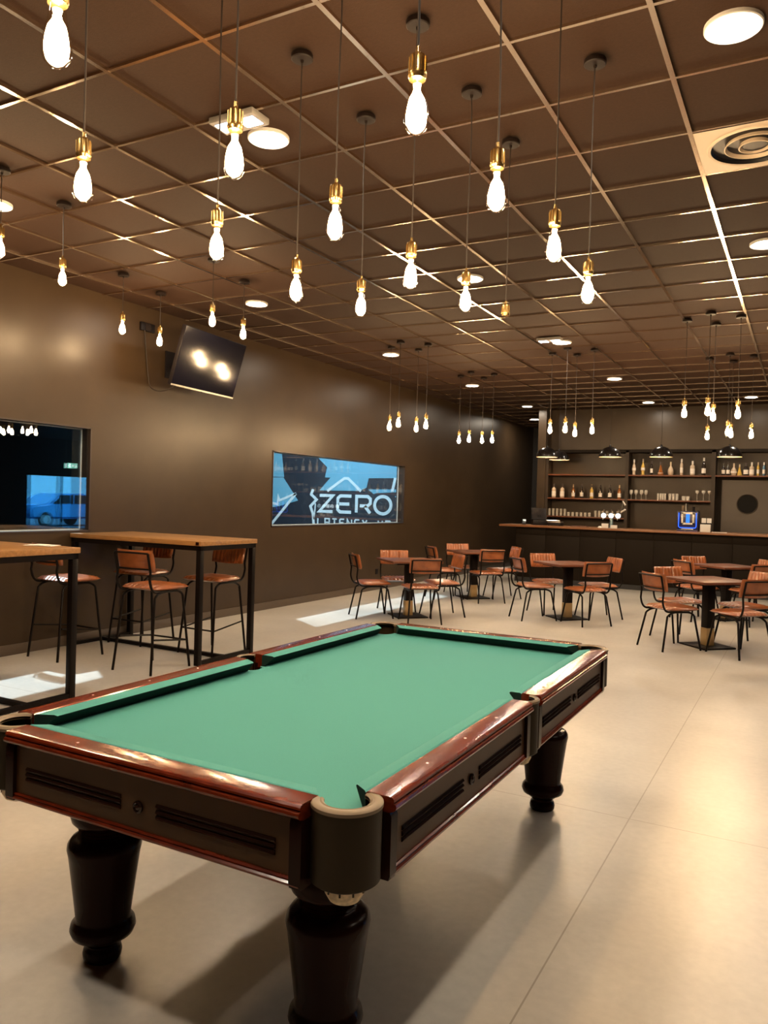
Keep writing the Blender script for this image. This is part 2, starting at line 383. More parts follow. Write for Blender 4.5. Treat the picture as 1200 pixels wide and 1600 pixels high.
# unseen area lamp, added to light the mural
al = bpy.data.lights.new('mural_fill', 'AREA'); al.energy = 330; al.color = (0.82, 0.93, 1.0); al.size = 2.6
ao = bpy.data.objects.new('mural_fill', al); COL.objects.link(ao); ao.location = (-9.2, 11.2, 3.6)
ao.rotation_euler = (Vector((-8.8, 14.0, 1.5)) - Vector((-9.2, 11.2, 3.6))).to_track_quat('-Z', 'Y').to_euler()

# ------------------------------------------------------------------ pool table
PX0, PX1, PY0, PY1 = -2.25, -0.855, 1.515, 4.13
CX, CY = (PX0 + PX1) / 2, (PY0 + PY1) / 2; HW, HL = (PX1 - PX0) / 2, (PY1 - PY0) / 2
pt = thing('pool_table', 'mahogany pool table with green cloth in the foreground', 'pool table', (CX, CY, 0))
BZ, RZ = 0.747, 0.80
def pool_leg(x, y):
    pr = [(.0, 0), (.054, 0), (.060, .008), (.062, .022), (.058, .038), (.050, .046), (.050, .052), (.064, .064), (.078, .076), (.097, .086), (.1035, .103), (.100, .120), (.090, .132), (.086, .140), (.092, .19), (.102, .27), (.112, .345), (.117, .368), (.115, .383), (.105, .398), (.090, .405), (.080, .408), (.077, .413), (.083, .419), (.077, .425), (.083, .431), (.078, .437), (.092, .446), (.104, .459), (.109, .478), (.107, .50), (.10, .52), (.095, .535), (.095, .61)]
    return MB().lathe(pr, 40, (x, y, 0)).build('leg', leg_m, pt, ang=55)
for sx in (-1, 1):
    for sy in (-1, 1): pool_leg(sx * 0.432, sy * 1.005)
# under-carriage
MB().box(-HW + .07, HW - .07, -HL + .07, HL - .07, 0.60, 0.735).build('slate_frame', leg_m, pt, smooth=False)
# bed with notched pockets
CP = [(sx * (HW - .098), sy * (HL - .103)) for sx, sy in ((1, -1), (1, 1), (-1, 1), (-1, -1))]
def bed():
    ix, iy = HW - .075, HL - .075; pts = []
    def arc(c, a0, a1, r=.056, n=10): return [(c[0] + r * math.cos(a0 + (a1 - a0) * k / n), c[1] + r * math.sin(a0 + (a1 - a0) * k / n)) for k in range(n + 1)]
    c = CP[0]; pts += [(c[0] - .056, -iy)] + arc(c, PI, PI / 2) + [(ix, c[1] + .056)]
    pts += [(ix, -.06)] + arc((HW - .062, 0), -PI / 2 - .4, -PI * 1.5 + .4, .05) + [(ix, .06)]
    c = CP[1]; pts += [(ix, c[1] - .056)] + arc(c, -PI / 2, -PI) + [(c[0] - .056, iy)]
    c = CP[2]; pts += [(c[0] + .056, iy)] + arc(c, 0, -PI / 2) + [(-ix, c[1] - .056)]
    pts += [(-ix, .06)] + arc((-HW + .062, 0), PI / 2 - .4, -PI / 2 + .4, .05) + [(-ix, -.06)]
    c = CP[3]; pts += [(-ix, c[1] + .056)] + arc(c, PI / 2, 0) + [(c[0] + .056, -iy)]
    m = MB(); m.prism(pts, lambda a, b_, t: (a, b_, t), BZ - .03, BZ)
    return m.build('playing_cloth', cloth_m, pt, smooth=False)
bed()
# rails: local frame: u = outward distance from rail's outer line, along = t
RW = 0.082
prof = [(-RW, .765), (-RW, RZ - .003), (-RW + .004, RZ), (-.016, RZ), (-.008, RZ - .002), (-.003, RZ - .007), (-.002, RZ - .012), (-.006, RZ - .016), (.002, RZ - .019), (.004, RZ - .025), (.002, RZ - .031), (-.004, RZ - .036), (-.016, RZ - .040), (-.022, RZ - .044), (-.022, .74), (-RW, .74)]
cprof = [(-RW, RZ - .004), (-RW - .006, RZ - .001), (-RW - .047, RZ - .005), (-RW - .054, RZ - .009), (-RW - .053, RZ - .013), (-RW - .012, BZ + .001), (-RW, BZ + .001)]
def rail(fn, t0, t1, c0, c1):
    """fn(u,t,z); rail from t0 to t1; c0/c1 how far the cushion nose is cut back at each end"""
    m = MB(); m.prism(prof, lambda a, b_, t: fn(a, t, b_), t0, t1); r = m.build('rail', maho, pt, ang=30)
    k = len(cprof); vs = []
    for t, s, cb in ((t0, 1, c0), (t1, -1, c1)):
        for (u, z) in cprof: vs.append(fn(u, t + s * cb * (-(u + RW) / .054), z))
    fs = [(i, (i + 1) % k, (i + 1) % k + k, i + k) for i in range(k)] + [tuple(range(k)), tuple(range(k, 2 * k))]
    m = MB(); m.add(vs, fs); m.mi = [1 if i in (3, 4) else 0 for i in range(k)] + [1, 1]; m.build('cushion', [cloth_m, undercut_m], r, ang=30)
    # sight dots
    for q in (.25, .5, .75):
        x, y, z = fn(-.042, t0 + (t1 - t0) * q, RZ); MB().lathe([(0, .0006), (.004, .0006), (.0042, -.001)], 10, (x, y, z)).build('sight_dot', paper_m, r)
    # apron
    e0, e1 = t0 + .004, t1 - .004
    m = MB(); m.prism([(-.050, .61), (-.020, .61), (-.020, .757), (-.050, .757)], lambda a, b_, t: fn(a, t, b_), e0, e1); ap = m.build('apron', apron_m, pt, ang=30)
    m = MB(); m.prism([(-.05, .596), (-.014, .596), (-.009, .600), (-.009, .605), (-.014, .609), (-.012, .614), (-.016, .618), (-.05, .618)], lambda a, b_, t: fn(a, t, b_), e0, e1); m.build('bottom_moulding', maho, ap, ang=30)
    for t, s in ((e0, 1), (e1, -1)):
        m = MB(); m.prism([(-.06, .594), (-.012, .594), (-.008, .606), (-.008, .75), (-.012, .76), (-.06, .76)], lambda a, b_, q: fn(a, q, b_), t - s * .006, t + s * .028); m.build('end_stile', leg_m, ap, ang=30)
    L = e1 - e0; mid = (e0 + e1) / 2
    for a, b_ in ((e0 + .075, mid - .065), (mid + .065, e1 - .075)):
        m = MB()
        for zc in (.664, .679, .694): m.prism([(-.022, zc - .006), (-.017, zc - .0055), (-.0135, zc), (-.017, zc + .0055), (-.022, zc + .006)], lambda p, q, t: fn(p, t, q), a, b_)
        m.build('fluting', groove_m, ap, ang=30)
    m = MB(); n = 20; vs = []; rings = [(.017, -.021), (.017, -.014), (.012, -.011), (.009, -.014), (.006, -.011), (.0, -.009)]
    for (rr, u) in rings:
        for k_ in range(n): vs.append(fn(u, mid + rr * math.cos(2 * PI * k_ / n), .679 + rr * math.sin(2 * PI * k_ / n)))
    m.add(vs, [(i * n + j, i * n + (j + 1) % n, (i + 1) * n + (j + 1) % n, (i + 1) * n + j) for i in range(len(rings) - 1) for j in range(n)]); m.build('rosette', groove_m, ap, ang=30)
CI, MI = .166, .056
rail(lambda u, t, z: (t, -HL - u, z), -HW + CI, HW - CI, .045, .045)
rail(lambda u, t, z: (t, HL + u, z), -HW + CI, HW - CI, .045, .045)
for s in (-1, 1):
    rail(lambda u, t, z, s=s: (s * (HW + u), t, z), -HL + CI, -MI, .045, .018)
    rail(lambda u, t, z, s=s: (s * (HW + u), t, z), MI, HL - CI, .018, .045)
# pockets
def pocket(c, ang, ri, ro, span, zb, name='pocket'):
    a0, a1 = ang - span, ang + span
    body = MB().lathe([(ri, zb), (ro - .008, zb), (ro, zb + .006), (ro, RZ - .012), (ri, RZ - .012)], 28, (c[0], c[1], 0), True, a0, a1)
    body.add([], [])
    m = body; o = m.build(name, cast_m, pt, ang=40)
    r = MB().lathe([(ri - .002, RZ - .014), (ro + .003, RZ - .014), (ro + .003, RZ - .006), (ro - .003, RZ - .001), (ri + .012, RZ - .001), (ri + .008, RZ - .004), (ri + .004, RZ - .002), (ri - .002, RZ - .006)], 28, (c[0], c[1], 0), True, a0, a1)
    r.build('rim', rim_m, o, ang=50)
    n = MB(); R = ri - .004
    n.lathe([(R, .72), (R, .64), (R * .98, .60), (R * .9, .575), (R * .7, .557), (R * .4, .549), (0.002, .547)], 24, (c[0], c[1], 0), False)
    n.lathe([(0.002, .550), (R * .38, .552), (R * .67, .560), (R * .87, .578), (R * .95, .60), (R * .97, .64), (R * .97, .72)], 24, (c[0], c[1], 0), False)
    n.build('net', net_m, o)
    k = MB()
    for j in range(10):
        a = 2 * PI * j / 10; k.box(-.0022, .0022, -.0012, .0012, -.007, .007, rot=Matrix.Rotation(a + PI / 2, 3, 'Z'), at=(c[0] + R * .955 * math.cos(a), c[1] + R * .955 * math.sin(a), .589))
    k.build('net_slots', groove_m, o)
for (c, a) in zip(CP, (-PI / 4, PI / 4, 3 * PI / 4, -3 * PI / 4)): pocket(c, a, .058, .086, 2.0, .604)
pocket((HW - .058, 0), 0, .046, .060, 1.35, .592); pocket((-HW + .058, 0), PI, .046, .060, 1.35, .592)

# ------------------------------------------------------------------ chairs and stools
def pad(wd, dp, th, nr, rib, cc=0.10, nu=48, nv=14, bend=0.0):
    """cushion lying in xy, channels run along y; returns MB"""
    vs = []; fs = []
    def P(u, v, top):
        x = wd / 2 * u * math.sqrt(max(0, 1 - cc * v * v)); y = dp / 2 * v * math.sqrt(max(0, 1 - cc * u * u))
        e = (max(0, 1 - abs(u) ** 8) * max(0, 1 - abs(v) ** 6)) ** 0.45
        z = th / 2 * e
        if top: z += rib * (abs(math.sin((u + 1) / 2 * nr * PI)) ** .6 - .6) * e
        else: z = -z * .8
        return (x, y, z + bend * (x / (wd / 2)) ** 2)
    for top in (1, 0):
        for i in range(nu + 1):
            for j in range(nv + 1): vs.append(P(-1 + 2 * i / nu, -1 + 2 * j / nv, top))
    n1 = nv + 1; off = (nu + 1) * n1
    for i in range(nu):
        for j in range(nv):
            a = i * n1 + j; fs.append((a, a + n1, a + n1 + 1, a + 1)); fs.append((off + a, off + a + 1, off + a + n1 + 1, off + a + n1))
    for i in range(nu):
        for j in (0, nv): a = i * n1 + j; fs.append((a, a + n1, off + a + n1, off + a))
    for j in range(nv):
        for i in (0, nu): a = i * n1 + j; fs.append((a, a + 1, off + a + 1, off + a))
    m = MB(); m.add(vs, fs); return m
def arc_pts(p0, p1, p2, n=6):
    p0, p1, p2 = Vector(p0), Vector(p1), Vector(p2)
    return [((1 - t) ** 2) * p0 + 2 * t * (1 - t) * p1 + t * t * p2 for t in [k / n for k in range(n + 1)]]
def make_chair(name, label, cat, SH, foot, BT, stool=False):
    """faces +y; SH seat top, BT back top"""
    t = thing(name, label, cat)
    s = pad(.43, .41, .050, 8, .016, nu=80); s.v = [(x * (1 + .05 * y / .2), y + .01, z + SH - .03) for x, y, z in s.v]
    s.build('seat', leather_m, t, ang=60)
    b = pad(.41, .20, .038, 9, .014, .06, bend=.030)
    tilt = math.radians(13); bz = BT - .10
    def bk(x, y, z): # pad y -> up, pad z -> forward
        return (x, -.245 + z * math.cos(tilt) - y * math.sin(tilt), bz + y * math.cos(tilt) + z * math.sin(tilt))
    b.v = [bk(*p) for p in b.v]; b.build('backrest', leather_m, t, ang=60)
    fx, fyb, fyf = foot; zr = SH - .062; r = .011
    for sx in (-1, 1):
        top = (sx * .175, -.13, zr)
        MB().tube([(sx * fx, fyb, 0)] + arc_pts((sx * (.175 + (fx - .175) * .10), -.13 + (fyb + .13) * .16 - .03, zr - .045), (sx * .175, -.135, zr), (sx * .175, -.06, zr)), r).build('leg', metal_m, t)
        MB().tube([(sx * fx, fyf, 0)] + arc_pts((sx * (.175 + (fx - .175) * .10), .13 + (fyf - .13) * .16 + .02, zr - .045), (sx * .175, .14, zr), (sx * .175, .06, zr)), r).build('leg', metal_m, t)
    m = MB()
    for sx in (-1, 1): m.tube([(sx * .175, -.10, zr), (sx * .175, .10, zr)], r)
    m.tube([(-.175, .02, zr), (.175, .02, zr)], r * .8); m.build('seat_frame', metal_m, t)
    m = MB(); hw = .185
    def post(sx): return [(sx * .175, -.02, zr + .004)] + [Vector(p) for p in arc_pts((sx * .178, -.17, zr + .006), (sx * hw, -.235, zr + .012), (sx * hw, -.25 + .0, SH + .06))]
    top_y = -.245 - .085 * math.sin(tilt) - .026 + .022
    for sx in (-1, 1): m.tube(post(sx) + [(sx * hw, bk(0, -.09, -.03)[1] + .012, bz - .09), (sx * hw, bk(0, .075, -.03)[1] + .012, bz + .075)], .011)
    m.tube([(-hw, bk(0, .075, -.03)[1] + .012, bz + .075), (0, bk(0, .075, -.03)[1] - .004, bz + .078), (hw, bk(0, .075, -.03)[1] + .012, bz + .075)], .008)
    m.tube([(-hw, bk(0, -.06, -.03)[1] + .012, bz - .06), (0, bk(0, -.06, -.03)[1] - .004, bz - .06), (hw, bk(0, -.06, -.03)[1] + .012, bz - .06)], .008)
    m.build('back_frame', metal_m, t)
    if stool:
        m = MB(); zf = .24; k = zf / zr
        def at(sx, fy, ty, z): return (sx * (fx + (.175 - fx) * z / zr), fy + (ty - fy) * z / zr, z)
        q = [at(-1, fyb, -.13, zf + .05), at(1, fyb, -.13, zf + .05), at(1, fyf, .13, zf), at(-1, fyf, .13, zf)]
        m.tube([q[0], q[3]], .008); m.tube([q[1], q[2]], .008); m.tube([q[3], q[2]], .008); m.build('footrest', metal_m, t)
    return t

TABLES = {  # centre, rotation, description
    'A': ((-4.60, 9.25), 47, 'the table below the lettered window'),
    'B': ((-4.68, 11.74), 47, 'the far left table'),
    'C': ((-2.81, 10.48), 46, 'the middle table before the bar'),
    'D': ((-0.93, 9.36), 45, 'the nearest right hand table'),
    'E': ((-0.96, 11.90), 46, 'the far right hand table')}
ct = make_chair('bistro_chair', 'x', 'chair', .475, (.215, -.255, .235), .825)
ct['group'] = 'tan leather chairs around the bistro tables'
SIDE = {(-1, -1): 'near left', (1, -1): 'near right', (-1, 1): 'far left', (1, 1): 'far right'}
first = True
for key, ((tx, ty), rot, desc) in TABLES.items():
    for (sx, sy), sd in SIDE.items():
        a = math.atan2(-sy, -sx) - PI / 2 + math.radians(random.uniform(-5, 5)); off = .345
        loc = (tx + sx * off + random.uniform(-.015, .015), ty + sy * off * 1.02 + random.uniform(-.015, .015), 0)
        lab = 'tan ribbed leather chair on the %s side of %s' % (sd, desc)
        if first: ct.location = loc; ct.rotation_euler = (0, 0, a); ct['label'] = lab; first = False
        else: dup(ct, loc, a, lab)

def bistro_table(loc, rz, label):
    t = thing('bistro_table', label, 'table', loc, rz, 'square bistro tables on the concrete floor')
    MB().box(-.345, .345, -.345, .345, .722, .75, bev=.004).build('tabletop', walnut_m, t)
    MB().box(-.25, .25, -.25, .25, .700, .722).build('top_plate', metal_m, t, smooth=False)
    MB().box(-.05, .05, -.05, .05, .21, .70, bev=.004).build('column', metal_m, t)
    tag(MB().box(-.0515, .0515, -.0515, .0515, .018, .21, bev=.004).build('column_sleeve', goldband_m, t), 'gold metal sleeve at the foot of the black column')
    MB().box(-.21, .21, -.21, .21, 0, .018, bev=.004).build('base_plate', metal_m, t)
    return t
bt = None
for key, ((tx, ty), rot, desc) in TABLES.items():
    lab = {'A': 'square walnut bistro table below the lettered window', 'B': 'far square walnut bistro table at the left end of the bar', 'C': 'square walnut bistro table in the middle before the bar',
           'D': 'nearest square walnut bistro table on the right', 'E': 'far right square walnut bistro table close to the bar'}[key]
    if bt is None: bt = bistro_table((tx, ty, 0), math.radians(rot), lab)
    else: dup(bt, (tx, ty, 0), math.radians(rot), lab)

def bar_table(y0, y1, label):
    t = thing('bar_table', label, 'table', (-5.54, (y0 + y1) / 2, 0), 0, 'high oak bar tables standing out from the wall'); hy = (y1 - y0) / 2; hx = .84
    MB().box(-hx, hx, -hy, hy, 1.068, 1.11, bev=.003).build('tabletop', oak_m, t)
    m = MB()
    for s in (-1, 1): m.box(-hx + .01, hx - .01, s * (hy - .03) - .02, s * (hy - .03) + .02, 1.025, 1.068)
    for s in (-1, 1): m.box(s * (hx - .03) - .02, s * (hx - .03) + .02, -hy + .01, hy - .01, 1.025, 1.068)
    m.build('top_frame', metal_m, t, smooth=False)
    for sx in (-1, 1):
        for sy in (-1, 1): MB().box(sx * (hx - .035) - .025, sx * (hx - .035) + .025, sy * (hy - .035) - .025, sy * (hy - .035) + .025, 0, 1.025, bev=.003).build('leg', metal_m, t)
    for sx in (-1, 1): MB().box(sx * (hx - .035) - .02, sx * (hx - .035) + .02, -hy + .06, hy - .06, .004, .036).build('end_bar', metal_m, t, smooth=False)
    MB().box(-hx + .055, hx - .055, -.02, .02, .004, .036).build('stretcher', metal_m, t, smooth=False)
    return t
b1 = bar_table(3.20, 4.01, 'oak topped high bar table at the left edge with white papers on it')
b2 = dup(b1, (-5.54, 5.715, 0), 0, 'oak topped high bar table with four tan stools tucked under it')
MB().box(-.018, .018, -.0015, .0015, -.014, .014).build('end_tag', leg_m, b2).location = (.80, -.4065, 1.088)
st = make_chair('bar_stool', 'tan leather bar stool in front of the oak bar table, turned to the far side', 'stool', .745, (.215, -.245, .235), 1.045, True)
st['group'] = 'tan leather bar stools around the oak bar table'
st.location = (-4.99, 5.05, 0); st.rotation_euler = (0, 0, .03)
dup(st, (-6.0, 4.98, 0), -.06, 'tan leather bar stool between the two oak bar tables near the wall')
dup(st, (-5.07, 5.92, 0), PI - .02, 'tan leather bar stool at the far side of the oak table by its right end')
dup(st, (-5.99, 5.90, 0), PI + .03, 'tan leather bar stool at the far side of the oak table near the wall')
pp = MB(); pp.box(-.11, .11, -.07, .07, 0, .003, rot=Matrix.Rotation(.35, 3, 'Z')); pp.box(-.10, .10, -.07, .07, .003, .006, rot=Matrix.Rotation(.1, 3, 'Z'))
o = pp.build('papers', paper_m, smooth=False); o.location = (-5.02, 3.93, 1.11); tag(o, 'white papers lying on the left oak bar table', 'paper')

# ------------------------------------------------------------------ television, sockets, cable
tv = thing('television', 'black flat television tilted forward high on the left wall', 'television', (WX, 6.76, 2.98))
q0, q1 = Vector((0.405, 0, -.305)), Vector((0.588, 0, .315)); up = (q1 - q0).normalized(); nf = Vector((up.z, 0, -up.x))
rotm = Matrix.Rotation(math.radians(5.5), 3, 'Z') @ Matrix((Vector((0, 1, 0)), up, nf)).transposed()   # local x->world y, local y->up, local z->front
hh = (q1 - q0).length / 2; ctr = (q0 + q1) / 2; hwid = .575
MB().box(-hwid, hwid, -hh, hh, -.045, 0, bev=.006, rot=rotm, at=ctr).build('housing', tvframe_m, tv)
MB().box(-hwid + .008, hwid - .008, -hh + .02, hh - .008, 0, .002, rot=rotm, at=ctr).build('screen', screen_m, tv, smooth=False)
m = MB(); m.box(-hwid, hwid, -hh, -hh + .018, 0, .004, rot=rotm, at=ctr); m.build('bottom_trim', silver_m, tv, smooth=False)
m = MB(); m.box(-.03, .03, -hh - .012, -hh, -.01, .006, rot=rotm, at=ctr); m.build('sensor_bump', tvframe_m, tv, smooth=False)
m = MB(); m.box(.001, .02, -.2, .2, -.15, .15); m.tube([(0.03, .0, 0), ctr - nf * .05], .025); m.box(-.2, .2, -.15, .15, -.07, -.045, rot=rotm, at=ctr); m.build('wall_bracket', tvframe_m, tv)
sk = thing('wall_socket', 'dark wall socket box high on the wall beside the television', 'socket', (WX, 6.27, 3.33))
MB().box(0, .03, -.10, .10, -.045, .045, bev=.004).build('box', tvframe_m, sk)
MB().box(.03, .034, -.035, .035, -.035, .035).build('plate', canopy_m, sk, smooth=False)
cb = MB().tube(arc_pts((WX + .03, 6.22, 3.29), (WX + .03, 6.28, 2.75), (WX + .10, 6.25, 2.68), 10) + arc_pts((WX + .13, 6.24, 2.66), (WX + .25, 6.25, 2.58), (WX + .39, 6.35, 2.70), 10), .006).build('power_cable', cord_m)
tag(cb, 'thin cable looping from the wall socket to the television', 'cable')
o = MB().box(0, .012, -.04, .04, -.045, .045, bev=.003).build('power_outlet', tvframe_m); o.location = (WX, 11.63, .31); tag(o, 'small black power outlet low on the left wall', 'outlet')

# ------------------------------------------------------------------ pendant bulbs
def cord_mesh(L, sway):
    n = 9; pts = []
    for k in range(n + 1):
        t = k / n; pts.append((sway * math.sin(t * PI * 1.6) * (1 - t), sway * .6 * math.sin(t * PI * 2.1) * (1 - t), -L * t))
    return MB().tube(pts, .0032, 6)
_p = thing('pendant_lamp', 'x', 'lamp'); PROTO = {}
PROTO['canopy'] = MB().lathe([(0, 0), (.048, 0), (.05, -.003), (.05, -.022), (.046, -.026), (.008, -.027), (.006, -.04), (0, -.04)], 24).build('canopy', canopy_m, _p)
def socket_mesh():
    m = MB(); m.lathe([(0, .078), (.005, .078), (.006, .064), (.010, .060), (.019, .055), (.0215, .048), (.0215, .012), (.0235, .010), (.0235, .004), (.021, 0), (.021, -.004), (0, -.004)], 20)
    for k in range(10):
        a = 2 * PI * k / 10; m.tube([(.0215 * math.cos(a), .0215 * math.sin(a), .050), (.0215 * math.cos(a), .0215 * math.sin(a), .014)], .0022, 5)
    return m
PROTO['socket'] = socket_mesh().build('socket', brass_m, _p)
PROTO['bulb'] = MB().lathe([(.0165, 0), (.0172, -.015), (.020, -.035), (.0255, -.062), (.0305, -.087), (.032, -.100), (.0305, -.114), (.025, -.127), (.015, -.136), (.004, -.1405), (.002, -.1415)], 24, cap=False).build('bulb', bulb_m, _p)
PROTO['filament'] = MB().lathe([(.002, -.012), (.010, -.016), (.007, -.028), (.010, -.036), (.019, -.052), (.0235, -.072), (.0262, -.095), (.0235, -.113), (.014, -.125), (.003, -.129)], 12, cap=True).build('filament', core_m, PROTO['bulb'])
bpy.data.objects.remove(_p)
for k in ('canopy', 'socket', 'bulb'): PROTO[k].parent = None
used_proto = [False]
def pendant(x, y, ztop, label, group, lit=True, sway=.006):
    t = thing('pendant_lamp', label, 'lamp', (x, y, CEIL), random.uniform(0, 6), group); zs = ztop - .078 - CEIL
    def put(k, par, z):
        o = PROTO[k] if not used_proto[0] else PROTO[k].copy()
        if used_proto[0]: COL.objects.link(o)
        o.parent = par; o.location = (0, 0, z); return o
    put('canopy', t, 0); put('socket', t, zs)
    cord_mesh(-(zs + .07) - .03, random.uniform(-1, 1) * sway).build('cord', cord_m, t).location = (0, 0, -.03)
    if lit:
        b_ = put('bulb', t, zs); put('filament', b_, 0); used_proto[0] = True
    return t
PG = 'bare bulb pendants hanging over the pool table'
rows = ['first', 'second', 'third', 'fourth', 'fifth']
pool_lamps = [(-1.448, 1.142, 2.645, 'closest to the viewer at the top left'),
    (-2.02, 1.70, 2.64, 'left one in the second row'), (-1.465, 1.755, 2.64, 'middle one in the second row'), (-.883, 1.743, 2.645, 'right one in the second row'),
    (-2.043, 2.355, 2.645, 'left one in the third row'), (-1.493, 2.339, 2.645, 'middle one in the third row'), (-.884, 2.313, 2.645, 'right one in the third row'),
    (-2.085, 2.951, 2.63, 'left one in the fourth row'), (-1.502, 2.955, 2.63, 'middle one in the fourth row'), (-.865, 2.88, 2.645, 'right one in the fourth row'),
    (-2.103, 3.568, 2.70, 'left one in the farthest lit row'), (-1.506, 3.564, 2.67, 'middle one in the farthest lit row'), (-.906, 3.558, 2.65, 'right one in the farthest lit row')]
for x, y, z, d in pool_lamps: pendant(x, y, z, 'lit filament bulb over the pool table, ' + d, PG, sway=.012)
pendant(-1.513, 4.157, 2.65, 'pendant cord with an empty brass socket behind the pool table lamps', PG, lit=False)
for x, y, z, d in [(-4.515, 3.179, 3.19, 'at the very left edge of the view'), (-4.643, 3.751, 3.17, 'in front of the left wall, second from the left edge'),
                   (-5.596, 5.187, 3.19, 'left of the wall socket'), (-5.754, 5.819, 3.21, 'just left of the television'), (-4.512, 5.17, 3.17, 'above the television, left one'), (-4.694, 5.812, 3.20, 'right of the television top corner')]:
    pendant(x, y, z, 'lit short cord filament bulb, ' + d, 'short bulb pendants over the bar tables', sway=.003)
for x, y in ((-5.62, 3.2), (-5.75, 3.78)): pendant(x, y, 3.19, 'lit filament bulb on a short cord outside the left edge of the view', 'short bulb pendants over the bar tables')
CL = {'over the table below the lettered window': [(-4.851, 9.057, 2.65), (-4.588, 8.803, 2.66), (-4.594, 9.334, 2.65), (-4.329, 9.07, 2.66)],
      'over the far table by the left bar end': [(-4.905, 11.512, 2.67), (-4.613, 11.221, 2.66), (-4.629, 11.805, 2.69), (-4.342, 11.501, 2.67)],
      'over the middle table before the bar': [(-3.034, 10.178, 2.68), (-2.756, 9.91, 2.66), (-2.753, 10.375, 2.65), (-2.462, 10.106, 2.66)],
      'over the nearest right hand table': [(-1.184, 8.849, 2.70), (-.927, 8.615, 2.69), (-.928, 9.142, 2.69), (-.663, 8.867, 2.68)],
      'over the far right hand table': [(-1.203, 11.217, 2.66), (-.934, 10.976, 2.69), (-.936, 11.511, 2.71), (-.67, 11.211, 2.67)]}
for desc, L in CL.items():
    for (x, y, z), d in zip(L, ('leftmost', 'nearest', 'farthest', 'rightmost')):
        pendant(x, y, z, 'lit bulb pendant, %s of the four %s' % (d, desc), 'clusters of four bulb pendants over the bistro tables', sway=.004)

# ------------------------------------------------------------------ ceiling fittings
dl = thing('downlight', 'x', 'ceiling light', (0, 0, 0), 0, 'round recessed downlights in the ceiling')
MB().lathe([(.088, .010), (.090, -.002), (.112, -.008), (.117, -.004), (.117, .012)], 32, cap=False).build('ring', white_m, dl)
MB().lathe([(0, 0), (.089, 0)], 32, cap=False).build('diffuser', down_m, dl)
spots = [(-.335, 3.566, 'at the top right corner above the pool table'), (-2.735, 3.566, 'beside the emergency light over the pool table'), (-5.135, 3.566, 'at the left edge of the view'),
         (-.335, 6.566, 'at the right edge of the view past the vent'), (-2.735, 6.566, 'behind the bulbs in the middle of the ceiling'), (-5.135, 6.566, 'above the television'),
         (-5.135, 9.566, 'left of the lamps below the lettered window table'), (-2.735, 9.566, 'next to the far emergency light'), (-.335, 9.6, 'outside the right edge, third row'),
         (-5.135, 12.566, 'over the left end tables near the corridor'), (-2.735, 12.566, 'over the floor before the bar, middle'), (-.335, 12.566, 'outside the right edge before the bar'),
         (-5.135, 15.566, 'over the left end of the bar'), (-2.735, 15.566, 'over the middle of the bar'), (-.935, 15.3, 'over the right part of the bar'), (-5.735, 17.966, 'in the dark corridor beside the bar'),
         (-2.735, .6, 'behind the viewer, left'), (-.335, .6, 'behind the viewer, right'), (2.065, 3.566, 'outside the right edge, front'), (2.065, 9.566, 'outside the right edge, back'), (2.065, 6.566, 'outside the right edge, middle')]
for i, (x, y, d) in enumerate(spots):
    lab = 'round white ceiling downlight ' + d
    if i == 0: dl.location = (x, y, CEIL + .001); dl['label'] = lab
    else: dup(dl, (x, y, CEIL + .001), 0, lab)
em = thing('emergency_light', 'square white emergency light with two lit panels over the pool table', 'emergency light', (-2.73, 3.30, CEIL), 0, 'emergency lights on the ceiling')
MB().box(-.145, .145, -.075, .075, -.035, 0, bev=.006).build('housing', mat('lamp_housing', (0.34, 0.32, 0.30), 0.5), em)
for s in (-1, 1): MB().box(s * .075 - .05, s * .075 + .05, -.045, .045, -.038, -.034, bev=.001).build('light_panel', emer_m, em)
dup(em, (-2.80, 9.27, CEIL), 0, 'square white emergency light beside a downlight far down the ceiling')
va = thing('air_vent', 'square ceiling plate with a round ringed air vent at the right edge', 'vent', (-.318, 4.766, CEIL))
m = MB(); m.lathe([(.225, -.008), (.24, -.010), (.246, -.004), (.246, 0)], 40, cap=False)
n = 40; vs = []; fs = []
for k in range(n):
    a = 2 * PI * k / n; c, s_ = math.cos(a), math.sin(a); q = .288 / max(abs(c), abs(s_)); vs += [(.245 * c, .245 * s_, -.004), (q * c, q * s_, -.004)]
for k in range(n): a, b_ = 2 * k, 2 * ((k + 1) % n); fs.append((a, b_, b_ + 1, a + 1))
m.add(vs, fs); m.build('plate', vent_m, va)
MB().lathe([(.0, .011), (.215, .010), (.225, -.006)], 40, cap=False).build('duct', mat('vent_dark', (.006, .005, .006), .4, spec=.3), va)
MB().lathe([(.138, .02), (.150, -.010), (.156, -.008), (.144, .022)], 40, cap=False).build('outer_ring', vent_m, va)
MB().lathe([(.068, .018), (.076, -.012), (.083, -.010), (.074, .02)], 40, cap=False).build('inner_ring', vent_m, va)
MB().lathe([(0, -.004), (.062, -.004), (.066, .02)], 32, cap=False).build('core_disc', MATS['vent_dark'], va)

